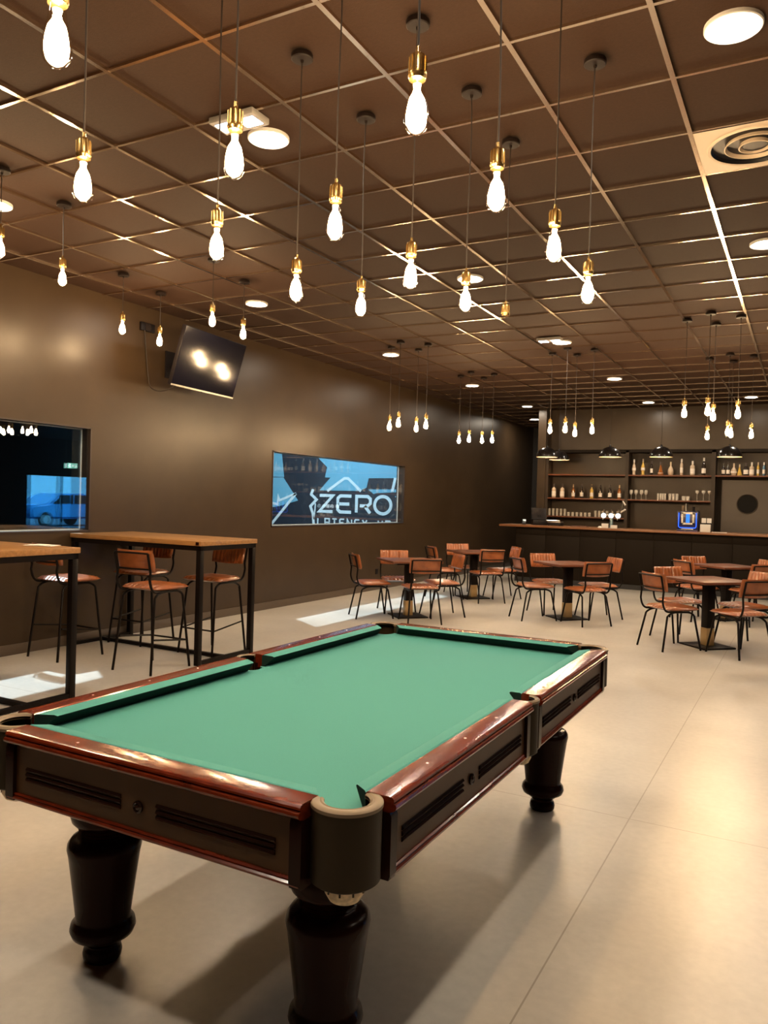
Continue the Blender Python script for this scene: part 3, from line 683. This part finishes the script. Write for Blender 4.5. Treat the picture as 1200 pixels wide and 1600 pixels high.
# ------------------------------------------------------------------ bar counter
bar = thing('bar_counter', 'long panelled dark bar counter with wooden top', 'bar', (0, 14.9, 0))
BX0, BX1 = -5.07, 3.0
MB().box(BX0, BX1, 0.012, .55, 0, 1.08).build('carcass', dark_m, bar, smooth=False)
MB().box(-5.38, BX1 + .1, -.12, .62, 1.08, 1.12, bev=.004).build('worktop', counter_m, bar)
xs = [BX0, -4.46, -3.79, -3.12, -2.44, -1.79, -1.12, -.45, .22, .89, 1.56, 2.23, 2.9]
for a, b_ in zip(xs[:-1], xs[1:]):
    MB().box(a + .006, b_ - .006, 0, .014, .10, .925, bev=.003).build('front_panel', dark_m, bar)
    MB().box(a + .006, b_ - .006, 0, .014, .937, 1.075, bev=.003).build('frieze_panel', dark_m, bar)
MB().box(BX0 + .01, BX1, .006, .03, 0, .09).build('plinth', black_m, bar, smooth=False)

# back bar shelving
sh = thing('bar_shelf', 'dark built-in shelving with wooden shelves behind the bar', 'shelf', (0, BW - .34, 0)); sd = .32
for x0, x1 in ((-4.86, -4.80), (-3.225, -3.165), (-1.625, -1.555), (1.2, 1.26)): MB().box(x0, x1, 0, sd, 0, 2.66).build('upright', shelf_paint, sh, smooth=False)
MB().box(-4.86, 1.26, 0, sd, 2.62, 2.68).build('top_board', dark_m, sh, smooth=False)
SH = {}
for nm, x0, x1, z in (('top', -4.80, -3.225, 2.175), ('top', -3.165, -1.625, 2.175), ('top', -1.555, 1.2, 2.18), ('mid', -4.80, -3.225, 1.685), ('mid', -3.165, -1.625, 1.685), ('low', -4.80, -3.225, 1.305)):
    MB().box(x0, x1, -.004, sd, z - .028, z, bev=.002).build('shelf', walnut_m, sh)
MB().box(-4.86, -1.555, -.004, sd, .86, .90).build('back_counter', counter_m, sh, smooth=False)
MB().box(-4.84, -1.58, .03, sd, 0, .86).build('cupboard', dark_m, sh, smooth=False)
MB().box(-4.80, 1.2, sd - .012, sd, .90, 2.62).build('back_panel', shelf_paint, sh, smooth=False) if False else None
# door with the porthole
dr = MB(); dr.box(-1.455, -.52, BW - .10, BW - .05, 0, 2.10); d1 = dr.build('door_1', mat('door_paint', (.06, .043, .03), .45), smooth=False); struct(d1, 'brown service door with a round window behind the bar', 'door')
m = MB(); m.box(-1.555, -1.455, BW - .13, BW, 0, 2.18); m.box(-.52, -.42, BW - .13, BW, 0, 2.18); m.box(-1.455, -.52, BW - .13, BW, 2.10, 2.18); m.build('door_frame', dark_m, d1, smooth=False)
def disc_y(r0_, r1_, y, cx, cz, m, n=32):
    vs = []; fs = []
    for k in range(n):
        a = 2 * PI * k / n
        for r in (r0_, r1_): vs.append((cx + r * math.cos(a), y, cz + r * math.sin(a)))
    for k in range(n): a, b_ = 2 * k, 2 * ((k + 1) % n); fs.append((a, b_, b_ + 1, a + 1))
    m.add(vs, fs)
m = MB(); disc_y(.0, .175, BW - .103, -1.0, 1.645, m); m.build('porthole_glass', mat('porthole', (.003, .0025, .0025), .5, spec=.1), d1)
m = MB(); pts = [(-1.0 + .18 * math.cos(2 * PI * k / 32), BW - .104, 1.645 + .18 * math.sin(2 * PI * k / 32)) for k in range(33)]; m.tube(pts, .009, 6, False); m.build('porthole_ring', shelf_paint, d1)
d2 = MB().box(-6.25, -5.35, 19.93, 19.99, 0, 2.08).build('door_2', mat('corridor_door', (.02, .015, .012), .5), smooth=False); struct(d2, 'dark door at the end of the corridor', 'door')

# bottles --------------------------------------------------------
bot_mats = {'clear': mat('bottle_clear', (.55, .42, .30), .12, coat=.5), 'dark': mat('bottle_dark', (.02, .012, .008), .12, coat=.6), 'amber': mat('bottle_amber', (.28, .09, .02), .12, coat=.6),
            'gold': mat('bottle_gold', (.60, .38, .08), .12, coat=.6), 'red': mat('bottle_red', (.22, .02, .012), .12, coat=.6), 'green': mat('bottle_green', (.10, .17, .07), .12, coat=.6), 'blue': mat('bottle_blue', (.10, .20, .28), .12, coat=.6)}
lab_m = mat('bottle_label', (.78, .70, .60), .7); cap_m = mat('bottle_cap', (.55, .42, .28), .35, metal=.5); capd_m = mat('bottle_cap_dark', (.05, .03, .025), .4)
SHP = {'wine': [(0, 0), (.037, 0), (.038, .006), (.038, .17), (.034, .20), (.018, .225), (.0145, .24), (.0145, .30), (.016, .302), (.016, .31), (0, .31)],
       'square': [(0, 0), (.042, 0), (.044, .006), (.044, .15), (.040, .172), (.018, .19), (.014, .20), (.014, .25), (0, .25)],
       'round': [(0, 0), (.04, 0), (.052, .03), (.056, .07), (.050, .11), (.030, .15), (.016, .175), (.014, .19), (.014, .24), (0, .24)],
       'slim': [(0, 0), (.027, 0), (.028, .006), (.028, .20), (.024, .225), (.013, .25), (.012, .26), (.012, .31), (0, .31)],
       'curvy': [(0, 0), (.030, 0), (.034, .01), (.027, .04), (.036, .11), (.037, .14), (.026, .19), (.014, .22), (.013, .24), (.013, .30), (0, .30)],
       'cone': [(0, 0), (.055, 0), (.058, .01), (.045, .06), (.028, .12), (.018, .17), (.013, .19), (.013, .25), (0, .25)]}
LZ = {'wine': (.038, .04, .13), 'square': (.044, .03, .12), 'round': (.056, .055, .085), 'slim': (.028, .05, .15), 'curvy': (.0372, .09, .14), 'cone': (.05, .03, .045)}
def bottle(x, y, z, shp, colr, H, label, group, capm, haslab=True):
    k = H / SHP[shp][-1][1]
    t = thing('bottle', label, 'bottle', (x, y, z), random.uniform(0, 6), group)
    pr = [(r * min(1, k * 1.02), h * k) for r, h in SHP[shp]]; top = pr[-1][1]
    MB().lathe(pr, 16).build('body', bot_mats[colr], t)
    MB().lathe([(0, top + .012), (.016 * k, top + .012), (.017 * k, top - .05 * k), (.0150 * k, top - .052 * k)], 12).build('cap', capm, t)
    if haslab:
        r, a, b_ = LZ[shp]; kk = min(1, k * 1.02); MB().lathe([(r * kk + .0006, a * k), (r * kk + .0008, a * k), (r * kk + .0008, b_ * k), (r * kk + .0004, b_ * k)], 16, cap=False).build('label', lab_m, t)
def shelf_x(px, Y):   # where along the shelf a bottle stands
    d = fwd + cr * ((px - 600) / 1222.2) + cu * ((800 - 750) / 1222.2); return d.x / d.y * Y
SY = BW - .34 + .10
ORD = ['first', 'second', 'third', 'fourth', 'fifth', 'sixth', 'seventh', 'eighth', 'ninth', 'tenth', 'eleventh', 'twelfth']
def row(xs, z, spec, where, group):
    for i, (px, (shp, colr, H, cm, des, hl)) in enumerate(zip(xs, spec)):
        bottle(shelf_x(px, SY), SY, z, shp, colr, H, '%s, %s from the left on %s' % (des, ORD[i], where), group, cm, hl)
row([990, 1004, 1017.5, 1031.7, 1047.4, 1064.3, 1081.5, 1099], 2.175,
    [('curvy', 'clear', .30, lab_m, 'pale curved bottle', True), ('curvy', 'gold', .31, cap_m, 'golden curved bottle', True), ('slim', 'dark', .27, capd_m, 'slim dark bottle', True), ('cone', 'amber', .25, capd_m, 'amber flared bottle', True),
     ('round', 'clear', .25, cap_m, 'clear round bottle', False), ('slim', 'clear', .31, lab_m, 'slim pale bottle', True), ('square', 'clear', .27, lab_m, 'square pale bottle', True), ('wine', 'dark', .33, lab_m, 'tall dark bottle with pale label', True)], 'the top middle shelf', 'bottles on the top middle shelf')
row([1129.7, 1137, 1146, 1155, 1165, 1174, 1184, 1193], 2.18,
    [('wine', 'dark', .25, capd_m, 'dark red capped bottle', True), ('wine', 'dark', .25, capd_m, 'dark bottle', True), ('round', 'clear', .22, cap_m, 'clear round bottle', True), ('cone', 'gold', .20, cap_m, 'golden flared bottle', False),
     ('square', 'dark', .23, capd_m, 'dark squat bottle', True), ('square', 'clear', .24, lab_m, 'white labelled bottle', True), ('slim', 'gold', .24, cap_m, 'yellow labelled bottle', True), ('slim', 'blue', .24, lab_m, 'pale blue bottle', True)], 'the shelf above the porthole door', 'bottles on the shelf above the porthole door')
row([866, 879, 896.3, 909.3, 925, 938.6, 953.5, 968.3], 1.685,
    [('square', 'clear', .28, capd_m, 'white labelled bottle', True), ('square', 'clear', .28, capd_m, 'clear bottle with two labels', True), ('wine', 'amber', .27, cap_m, 'amber bottle', True), ('wine', 'dark', .28, capd_m, 'dark bottle', True),
     ('wine', 'gold', .28, capd_m, 'golden bottle', True), ('wine', 'dark', .27, capd_m, 'black bottle with pale label', True), ('wine', 'dark', .28, capd_m, 'dark brown bottle', True), ('wine', 'amber', .27, cap_m, 'reddish amber bottle', True)], 'the middle left shelf', 'bottles on the middle left shelf')
# glasses
GL = {'tall': [(.0, .004), (.028, .004), (.030, 0), (.034, .13), (.032, .13), (.027, .01), (0, .01)], 'short': [(0, .004), (.032, .004), (.034, 0), (.038, .085), (.036, .085), (.031, .01), (0, .01)],
      'wine': [(0, .002), (.032, .002), (.032, 0), (.006, .006), (.004, .02), (.004, .085), (.012, .095), (.034, .12), (.037, .15), (.030, .19), (.028, .19), (.035, .15), (.03, .122), (0, .10)],
      'stem': [(0, .002), (.030, .002), (.030, 0), (.005, .006), (.004, .12), (.010, .13), (.036, .16), (.034, .20), (.032, .20), (.034, .162), (0, .135)]}
GM = {}
def glasses(xs, z, kind, where, group, dy=0.0, sc=1.0, w=1.0):
    for i, px in enumerate(xs):
        if kind not in GM: o = GM[kind] = MB().lathe(GL[kind], 16).build('drinking_glass', clear_m)
        else: o = GM[kind].copy(); COL.objects.link(o)
        o.location = (shelf_x(px, SY), SY + dy, z); o.scale = (w, w, sc)
        tag(o, '%s, %s from left of %s' % ({'tall': 'tall clear drinking glass', 'short': 'short clear tumbler', 'wine': 'clear stemmed wine glass', 'stem': 'clear long-stemmed glass'}[kind], ORD[i], where), 'glass', group)
glasses([987, 994.5, 1003, 1010], 1.685, 'wine', 'the wine glasses on the middle shelf', 'glasses on the middle shelf')
glasses([1029, 1033, 1036.5, 1040], 1.685, 'tall', 'the left tumbler group on the middle shelf', 'glasses on the middle shelf', w=.60)
glasses([1047.6, 1053, 1058.5], 1.685, 'tall', 'the centre tumbler group on the middle shelf', 'glasses on the middle shelf', w=.85)
glasses([1069, 1075.5], 1.685, 'short', 'the lone pair on the middle shelf', 'glasses on the middle shelf')
glasses([1090, 1100, 1109], 1.685, 'stem', 'the row at the middle shelf right end', 'glasses on the middle shelf')
glasses([860, 866, 872, 878, 884], 1.305, 'tall', 'the row at the lowest shelf left end', 'glasses on the lowest left shelf', sc=1.15, w=.85)
glasses([890, 896.5, 903, 909.5, 916, 922.5], 1.305, 'short', 'the row amid the lowest shelf', 'glasses on the lowest left shelf', w=.85)
glasses([932, 938, 943.5, 950, 958, 967], 1.305, 'tall', 'the row behind the beer taps', 'glasses on the lowest left shelf', w=.82)

# things on the counter
CZ = 1.12
def at_counter(px, Y): return shelf_x(px, Y)
Y0 = 15.22
reg = thing('cash_register', 'black till with tilted screen at the left end of the bar', 'till', (-4.72, 15.27, CZ), .5)
MB().box(-.14, .14, -.13, .13, 0, .10, bev=.006).build('base', tvframe_m, reg)
MB().box(-.15, .15, -.012, .012, -.13, .13, bev=.004, rot=Matrix.Rotation(-.5, 3, 'X'), at=(0, .02, .22)).build('monitor', tvframe_m, reg)
MB().box(-.03, .03, -.03, .03, .10, .2).build('stand', tvframe_m, reg)
pt_ = thing('card_terminal', 'small tilted card terminal beside the till', 'card terminal', (at_counter(821, 15.0), 15.0, CZ), .3)
MB().box(-.04, .04, -.08, .08, 0, .022, bev=.004, rot=Matrix.Rotation(.6, 3, 'X'), at=(0, 0, .05)).build('body', tvframe_m, pt_)
MB().box(-.03, .03, .0, .06, .022, .024, rot=Matrix.Rotation(.6, 3, 'X'), at=(0, 0, .05)).build('screen', mat('terminal_screen', (.2, .32, .36), .2), pt_)
gr = thing('contact_grill', 'small silver grill with bar handle on the counter near the till', 'grill', (at_counter(870, Y0), Y0, CZ))
MB().box(-.14, .14, -.11, .11, .008, .05, bev=.008).build('base', tvframe_m, gr); MB().box(-.135, .135, -.105, .105, .056, .082, bev=.008).build('lid', silver_m, gr)
m = MB(); m.tube([(-.12, -.10, .075), (-.13, -.16, .10), (.13, -.16, .10), (.12, -.10, .075)], .011); m.build('handle', silver_m, gr)
m = MB(); [m.lathe([(0, 0), (.012, 0), (.012, .01), (0, .01)], 10, (a * .11, b_ * .09, 0)) for a in (-1, 1) for b_ in (-1, 1)]; m.build('feet', tvframe_m, gr)
o = MB().box(-.16, .16, -.11, .11, 0, .015, bev=.004).build('bar_mat', mat('bar_mat', (.10, .04, .025), .5)); o.location = (at_counter(908, 15.15), 15.15, CZ); tag(o, 'flat dark mat lying on the counter left of the taps', 'mat')
tp = thing('beer_tap', 'chrome beer tap column with three glowing round badges', 'beer tap', (at_counter(957.5, Y0), Y0, CZ))
MB().lathe([(0, 0), (.06, 0), (.06, .012), (.035, .02), (.032, .20), (.032, .21)], 20).build('column', mat('tap_column', (.42, .60, .66), .25, metal=.7), tp)
m = MB(); m.tube([(-.17, 0, .24), (.17, 0, .24)], .035, 14); m.build('manifold', silver_m, tp)
for x in (-.14, 0.0, .13):
    m = MB(); disc_y(0, .047, -.052, x, .232, m, 24); bd = m.build('badge', medal_m, tp)
    m = MB(); m.tube([(x, -.035, .232), (x, -.05, .232)], .05, 24); m.build('badge_rim', silver_m, bd)
    m = MB(); m.tube([(x, -.03, .27), (x, -.035, .33)], .008); m.tube([(x, -.035, .33), (x, -.04, .345)], .013); m.build('lever', silver_m, tp)
    m = MB(); m.tube(arc_pts((x, -.03, .21), (x, -.10, .21), (x, -.10, .15)), .008); m.build('spout', silver_m, tp)
m = MB(); m.tube([(.17, 0, .30), (.255, -.02, .36)], [.012, .018]); m.build('tap_handle', white_m, tp)
m = MB(); m.tube([(.20, 0, .52), (.255, -.02, .44)], [.008, .018]); m.build('tap_handle', white_m, tp)
m = MB(); m.tube([(.17, 0, .24), (.19, 0, .40), (.20, 0, .52)], .007); m.build('side_arm', silver_m, tp)
for px, des, h in ((947.5, 'small white card holder left of the beer tap column', .085), (961.5, 'small white card holder right of the beer tap column', .06)):
    o = MB().box(-.06, .06, -.015, .015, 0, h, bev=.002).build('card_holder', paper_m); o.location = (at_counter(px, 14.95), 14.95, CZ); tag(o, des, 'card holder', 'white cards in front of the beer taps')
o = MB().lathe([(0, 0), (.04, 0), (.038, .015), (.02, .03), (0, .032)], 16).build('folded_napkin', paper_m); o.location = (at_counter(939.5, 14.95), 14.95, CZ); tag(o, 'small white crumpled napkin left of the white cards on the counter', 'napkin')
cm = thing('coffee_machine', 'blue lit coffee machine on the counter', 'coffee machine', (at_counter(1077, 15.2), 15.2, CZ))
MB().box(-.18, .18, -.02, .20, .0, .36, bev=.012).build('body', mat('machine_navy', (.012, .014, .06), .3), cm)
m = MB(); [m.box(s * .165 - .016, s * .165 + .016, -.06, -.02, .02, .36, bev=.006) for s in (-1, 1)]; m.box(-.18, .18, -.08, -.02, 0, .03, bev=.006); m.build('frame', mat('machine_navy', (0, 0, 0)), cm)
m = MB(); m.tube([(-.15, -.062, .33), (-.15, -.062, .08), (-.13, -.062, .06), (.13, -.062, .06), (.15, -.062, .08), (.15, -.062, .33)], .006, 8); m.build('light_strip', blue_m, cm)
m = MB(); m.box(-.11, .11, -.035, -.02, .12, .15); m.box(-.11, .11, -.035, -.02, .31, .345); m.box(-.11, -.08, -.035, -.02, .12, .34); m.box(.08, .11, -.035, -.02, .12, .34); m.build('bezel', silver_m, cm, smooth=False)
MB().box(-.032, .032, -.026, -.02, .15, .31).build('display', bluesoft_m, cm, smooth=False)
m = MB(); m.box(-.10, .10, -.075, -.02, .03, .045); m.build('drip_tray', silver_m, cm, smooth=False)
for dx, k, des in ((-.095, 'tall', 'cream cup standing on the coffee machine, left'), (-.045, 'x', 'tall steel canister on the coffee machine, middle'), (.085, 'y', 'dark tilted scoop jar on the coffee machine, right')):
    r = .028 if k == 'tall' else .022
    h = .10 if k == 'tall' else (.14 if k == 'x' else .085)
    o = MB().lathe([(0, 0), (r * .8, 0), (r, h), (r * .9, h), (r * .72, .006), (0, .006)], 16).build('cup' if k == 'tall' else ('canister' if k == 'x' else 'jar'), rim_m if k == 'tall' else (silver_m if k == 'x' else tvframe_m)); o.location = (at_counter(1077, 15.2) + dx, 15.26, CZ + .36); tag(o, des, 'cup' if k == 'tall' else ('canister' if k == 'x' else 'jar'))
bx = at_counter(1105, 15.05)
o = MB().box(-.085, .085, -.06, .06, 0, .135, bev=.003).build('paper_box', paper_m); o.location = (bx, 15.05, CZ); tag(o, 'white printed box beside the coffee machine', 'box')
hd = thing('card_stand', 'pair of small pinkish white cards standing behind the white box', 'card stand', (bx, 15.17, CZ))
MB().box(-.09, .09, -.02, .02, 0, .155).build('stand', tvframe_m, hd, smooth=False)
for s in (-1, 1): MB().box(s * .045 - .038, s * .045 + .038, -.006, .0, .16, .245).build('card', paper_m, hd, smooth=False)
MB().box(-.09, .09, 0, .006, .15, .25).build('backing', tvframe_m, hd, smooth=False)
o = MB().box(-.12, .12, -.06, .06, 0, .008).build('menu_sheet', paper_m, smooth=False); o.location = (at_counter(1127, 14.95), 14.95, CZ); tag(o, 'white sheet lying on the counter right of the box', 'paper')

# dome pendants over the bar
dp = thing('dome_pendant', 'x', 'lamp', (0, 0, CEIL), 0, 'black dome pendants over the bar counter'); ZB = 2.455
MB().lathe([(.205, ZB - CEIL), (.203, ZB - CEIL + .03), (.190, ZB - CEIL + .075), (.160, ZB - CEIL + .125), (.115, ZB - CEIL + .165), (.06, ZB - CEIL + .188), (.02, ZB - CEIL + .196), (.018, ZB - CEIL + .225), (.004, ZB - CEIL + .23)], 36, cap=False).build('shade', dome_m, dp)
MB().lathe([(.202, ZB - CEIL + .001), (.199, ZB - CEIL + .03), (.186, ZB - CEIL + .073), (.157, ZB - CEIL + .121), (.112, ZB - CEIL + .160), (.06, ZB - CEIL + .182), (.0, ZB - CEIL + .19)], 36, cap=False).build('shade_lining', shadein_m, dp)
MB().lathe([(0, ZB - CEIL + .06), (.022, ZB - CEIL + .068), (.032, ZB - CEIL + .09), (.026, ZB - CEIL + .12), (.015, ZB - CEIL + .15), (0.0, ZB - CEIL + .155)], 14, cap=False).build('bulb', shadebulb_m, dp)
MB().tube([(0, 0, 0), (0, 0, ZB - CEIL + .225)], .004, 6).build('cord', cord_m, dp)
MB().lathe([(0, 0), (.05, 0), (.05, -.025), (0, -.028)], 20).build('canopy', canopy_m, dp)
def sx(px, py, Y):
    d = fwd + cr * ((px - 600) / 1222.2) + cu * ((800 - py) / 1222.2); return d.x / d.y * Y
for i, (px, Y, d) in enumerate([(854.5, 14.95, 'leftmost over the bar'), (873.5, 15.85, 'second from the left, half hidden behind the first'), (953, 14.95, 'third from the left over the bar'), (1033, 14.95, 'above the upper bottles'), (1140, 14.95, 'rightmost over the bar')]):
    loc = (sx(px, 714, Y), Y, CEIL); lab = 'black dome pendant lamp, ' + d
    if i == 0: dp.location = loc; dp['label'] = lab
    else: dup(dp, loc, 0, lab)

# ------------------------------------------------------------------ entrance on the right (seen mirrored in the left window)
m = MB(); Yc = 20.93
for y in (19.49, Yc, 22.37): m.box(RX + .02, RX + .10, y - .045, y + .045, 0, 2.16)
m.box(RX + .02, RX + .10, 19.46, 22.40, 2.10, 2.18); m.box(RX + .02, RX + .10, 19.46, 22.40, 0, .06)
d3 = m.build('door_3', mat('entrance_frame', (.02, .022, .03), .4), smooth=False); struct(d3, 'glazed double entrance door mirrored in the left window', 'door')
for a, b_ in ((19.535, Yc - .045), (Yc + .045, 22.325)): MB().box(RX + .055, RX + .065, a, b_, .06, 2.10).build('pane', doorpane_m, d3, smooth=False)
m = MB(); m.tube([(RX - .02, Yc - .09, .7), (RX - .02, Yc - .09, 1.3)], .016); m.tube([(RX - .02, Yc - .09, .75), (RX + .03, Yc - .05, .75)], .01); m.tube([(RX - .02, Yc - .09, 1.25), (RX + .03, Yc - .05, 1.25)], .01); m.build('pull_handle', silver_m, d3)
ex = thing('exit_sign', 'lit green exit sign above the entrance door', 'exit sign', (RX - .02, 21.37, 2.54))
MB().box(-.02, .02, -.22, .22, -.10, .10, bev=.004).build('housing', exit_m, ex)
m = MB(); X = -.022
def yq(pts): m.add([(X, y, z) for y, z in pts], [tuple(range(len(pts)))])
yq([(-.20, -.08), (-.10, -.08), (-.10, .08), (-.20, .08)]); yq([(-.06, .0), (0.0, .06), (0.0, .02), (.06, .02), (.06, -.02), (0, -.02), (0, -.06)])
yq([(.10, -.08), (.13, -.08), (.15, -.01), (.18, -.07), (.20, -.06), (.17, .03), (.13, .04), (.10, .0)]); yq([(.135, .05), (.165, .05), (.165, .085), (.135, .085)])
m.build('pictogram', exitw_m, ex, smooth=False)
g = B(RX + T, 26, 12, 32, -.12, -.02).build('ground', asphalt_m, smooth=False); struct(g, 'asphalt outside the entrance', 'ground')
car = thing('car', 'blue car parked outside the glazed entrance', 'car', (16.4, 23.7, -.02), PI / 2)
side = [(-2.0, .35), (-2.05, .65), (-1.95, .92), (-1.1, 1.0), (-.55, 1.42), (.75, 1.46), (1.55, 1.02), (2.0, .92), (2.05, .5), (1.95, .32)]
m = MB(); bm_ = bmesh.new(); va_ = [bm_.verts.new((a, -.85, b_)) for a, b_ in side]; f_ = bm_.faces.new(va_); ret = bmesh.ops.extrude_face_region(bm_, geom=[f_])
for v in [e for e in ret['geom'] if isinstance(e, bmesh.types.BMVert)]: v.co.y = .85
bmesh.ops.recalc_face_normals(bm_, faces=bm_.faces); bmesh.ops.bevel(bm_, geom=bm_.edges[:], offset=.09, segments=3, affect='EDGES'); m.bm(bm_); m.build('body', bluecar_m, car, ang=50)
for s in (-1, 1):
    m = MB(); m.prism([(-.98, 1.0), (-.5, 1.36), (.05, 1.39), (.05, 1.0)], lambda a, b_, t: (a, t, b_), s * .84, s * .862); m.prism([(.12, 1.0), (.12, 1.39), (.70, 1.38), (1.25, 1.02)], lambda a, b_, t: (a, t, b_), s * .84, s * .862); m.build('side_window', screen_m, car, smooth=False)
    for xw in (-1.3, 1.3):
        m = MB(); m.tube([(xw, s * .72, .32), (xw, s * .90, .32)], .32, 28); wh = m.build('wheel', tyre_m, car)
        MB().tube([(xw, s * .89, .32), (xw, s * .905, .32)], .19, 20).build('rim', silver_m, wh)
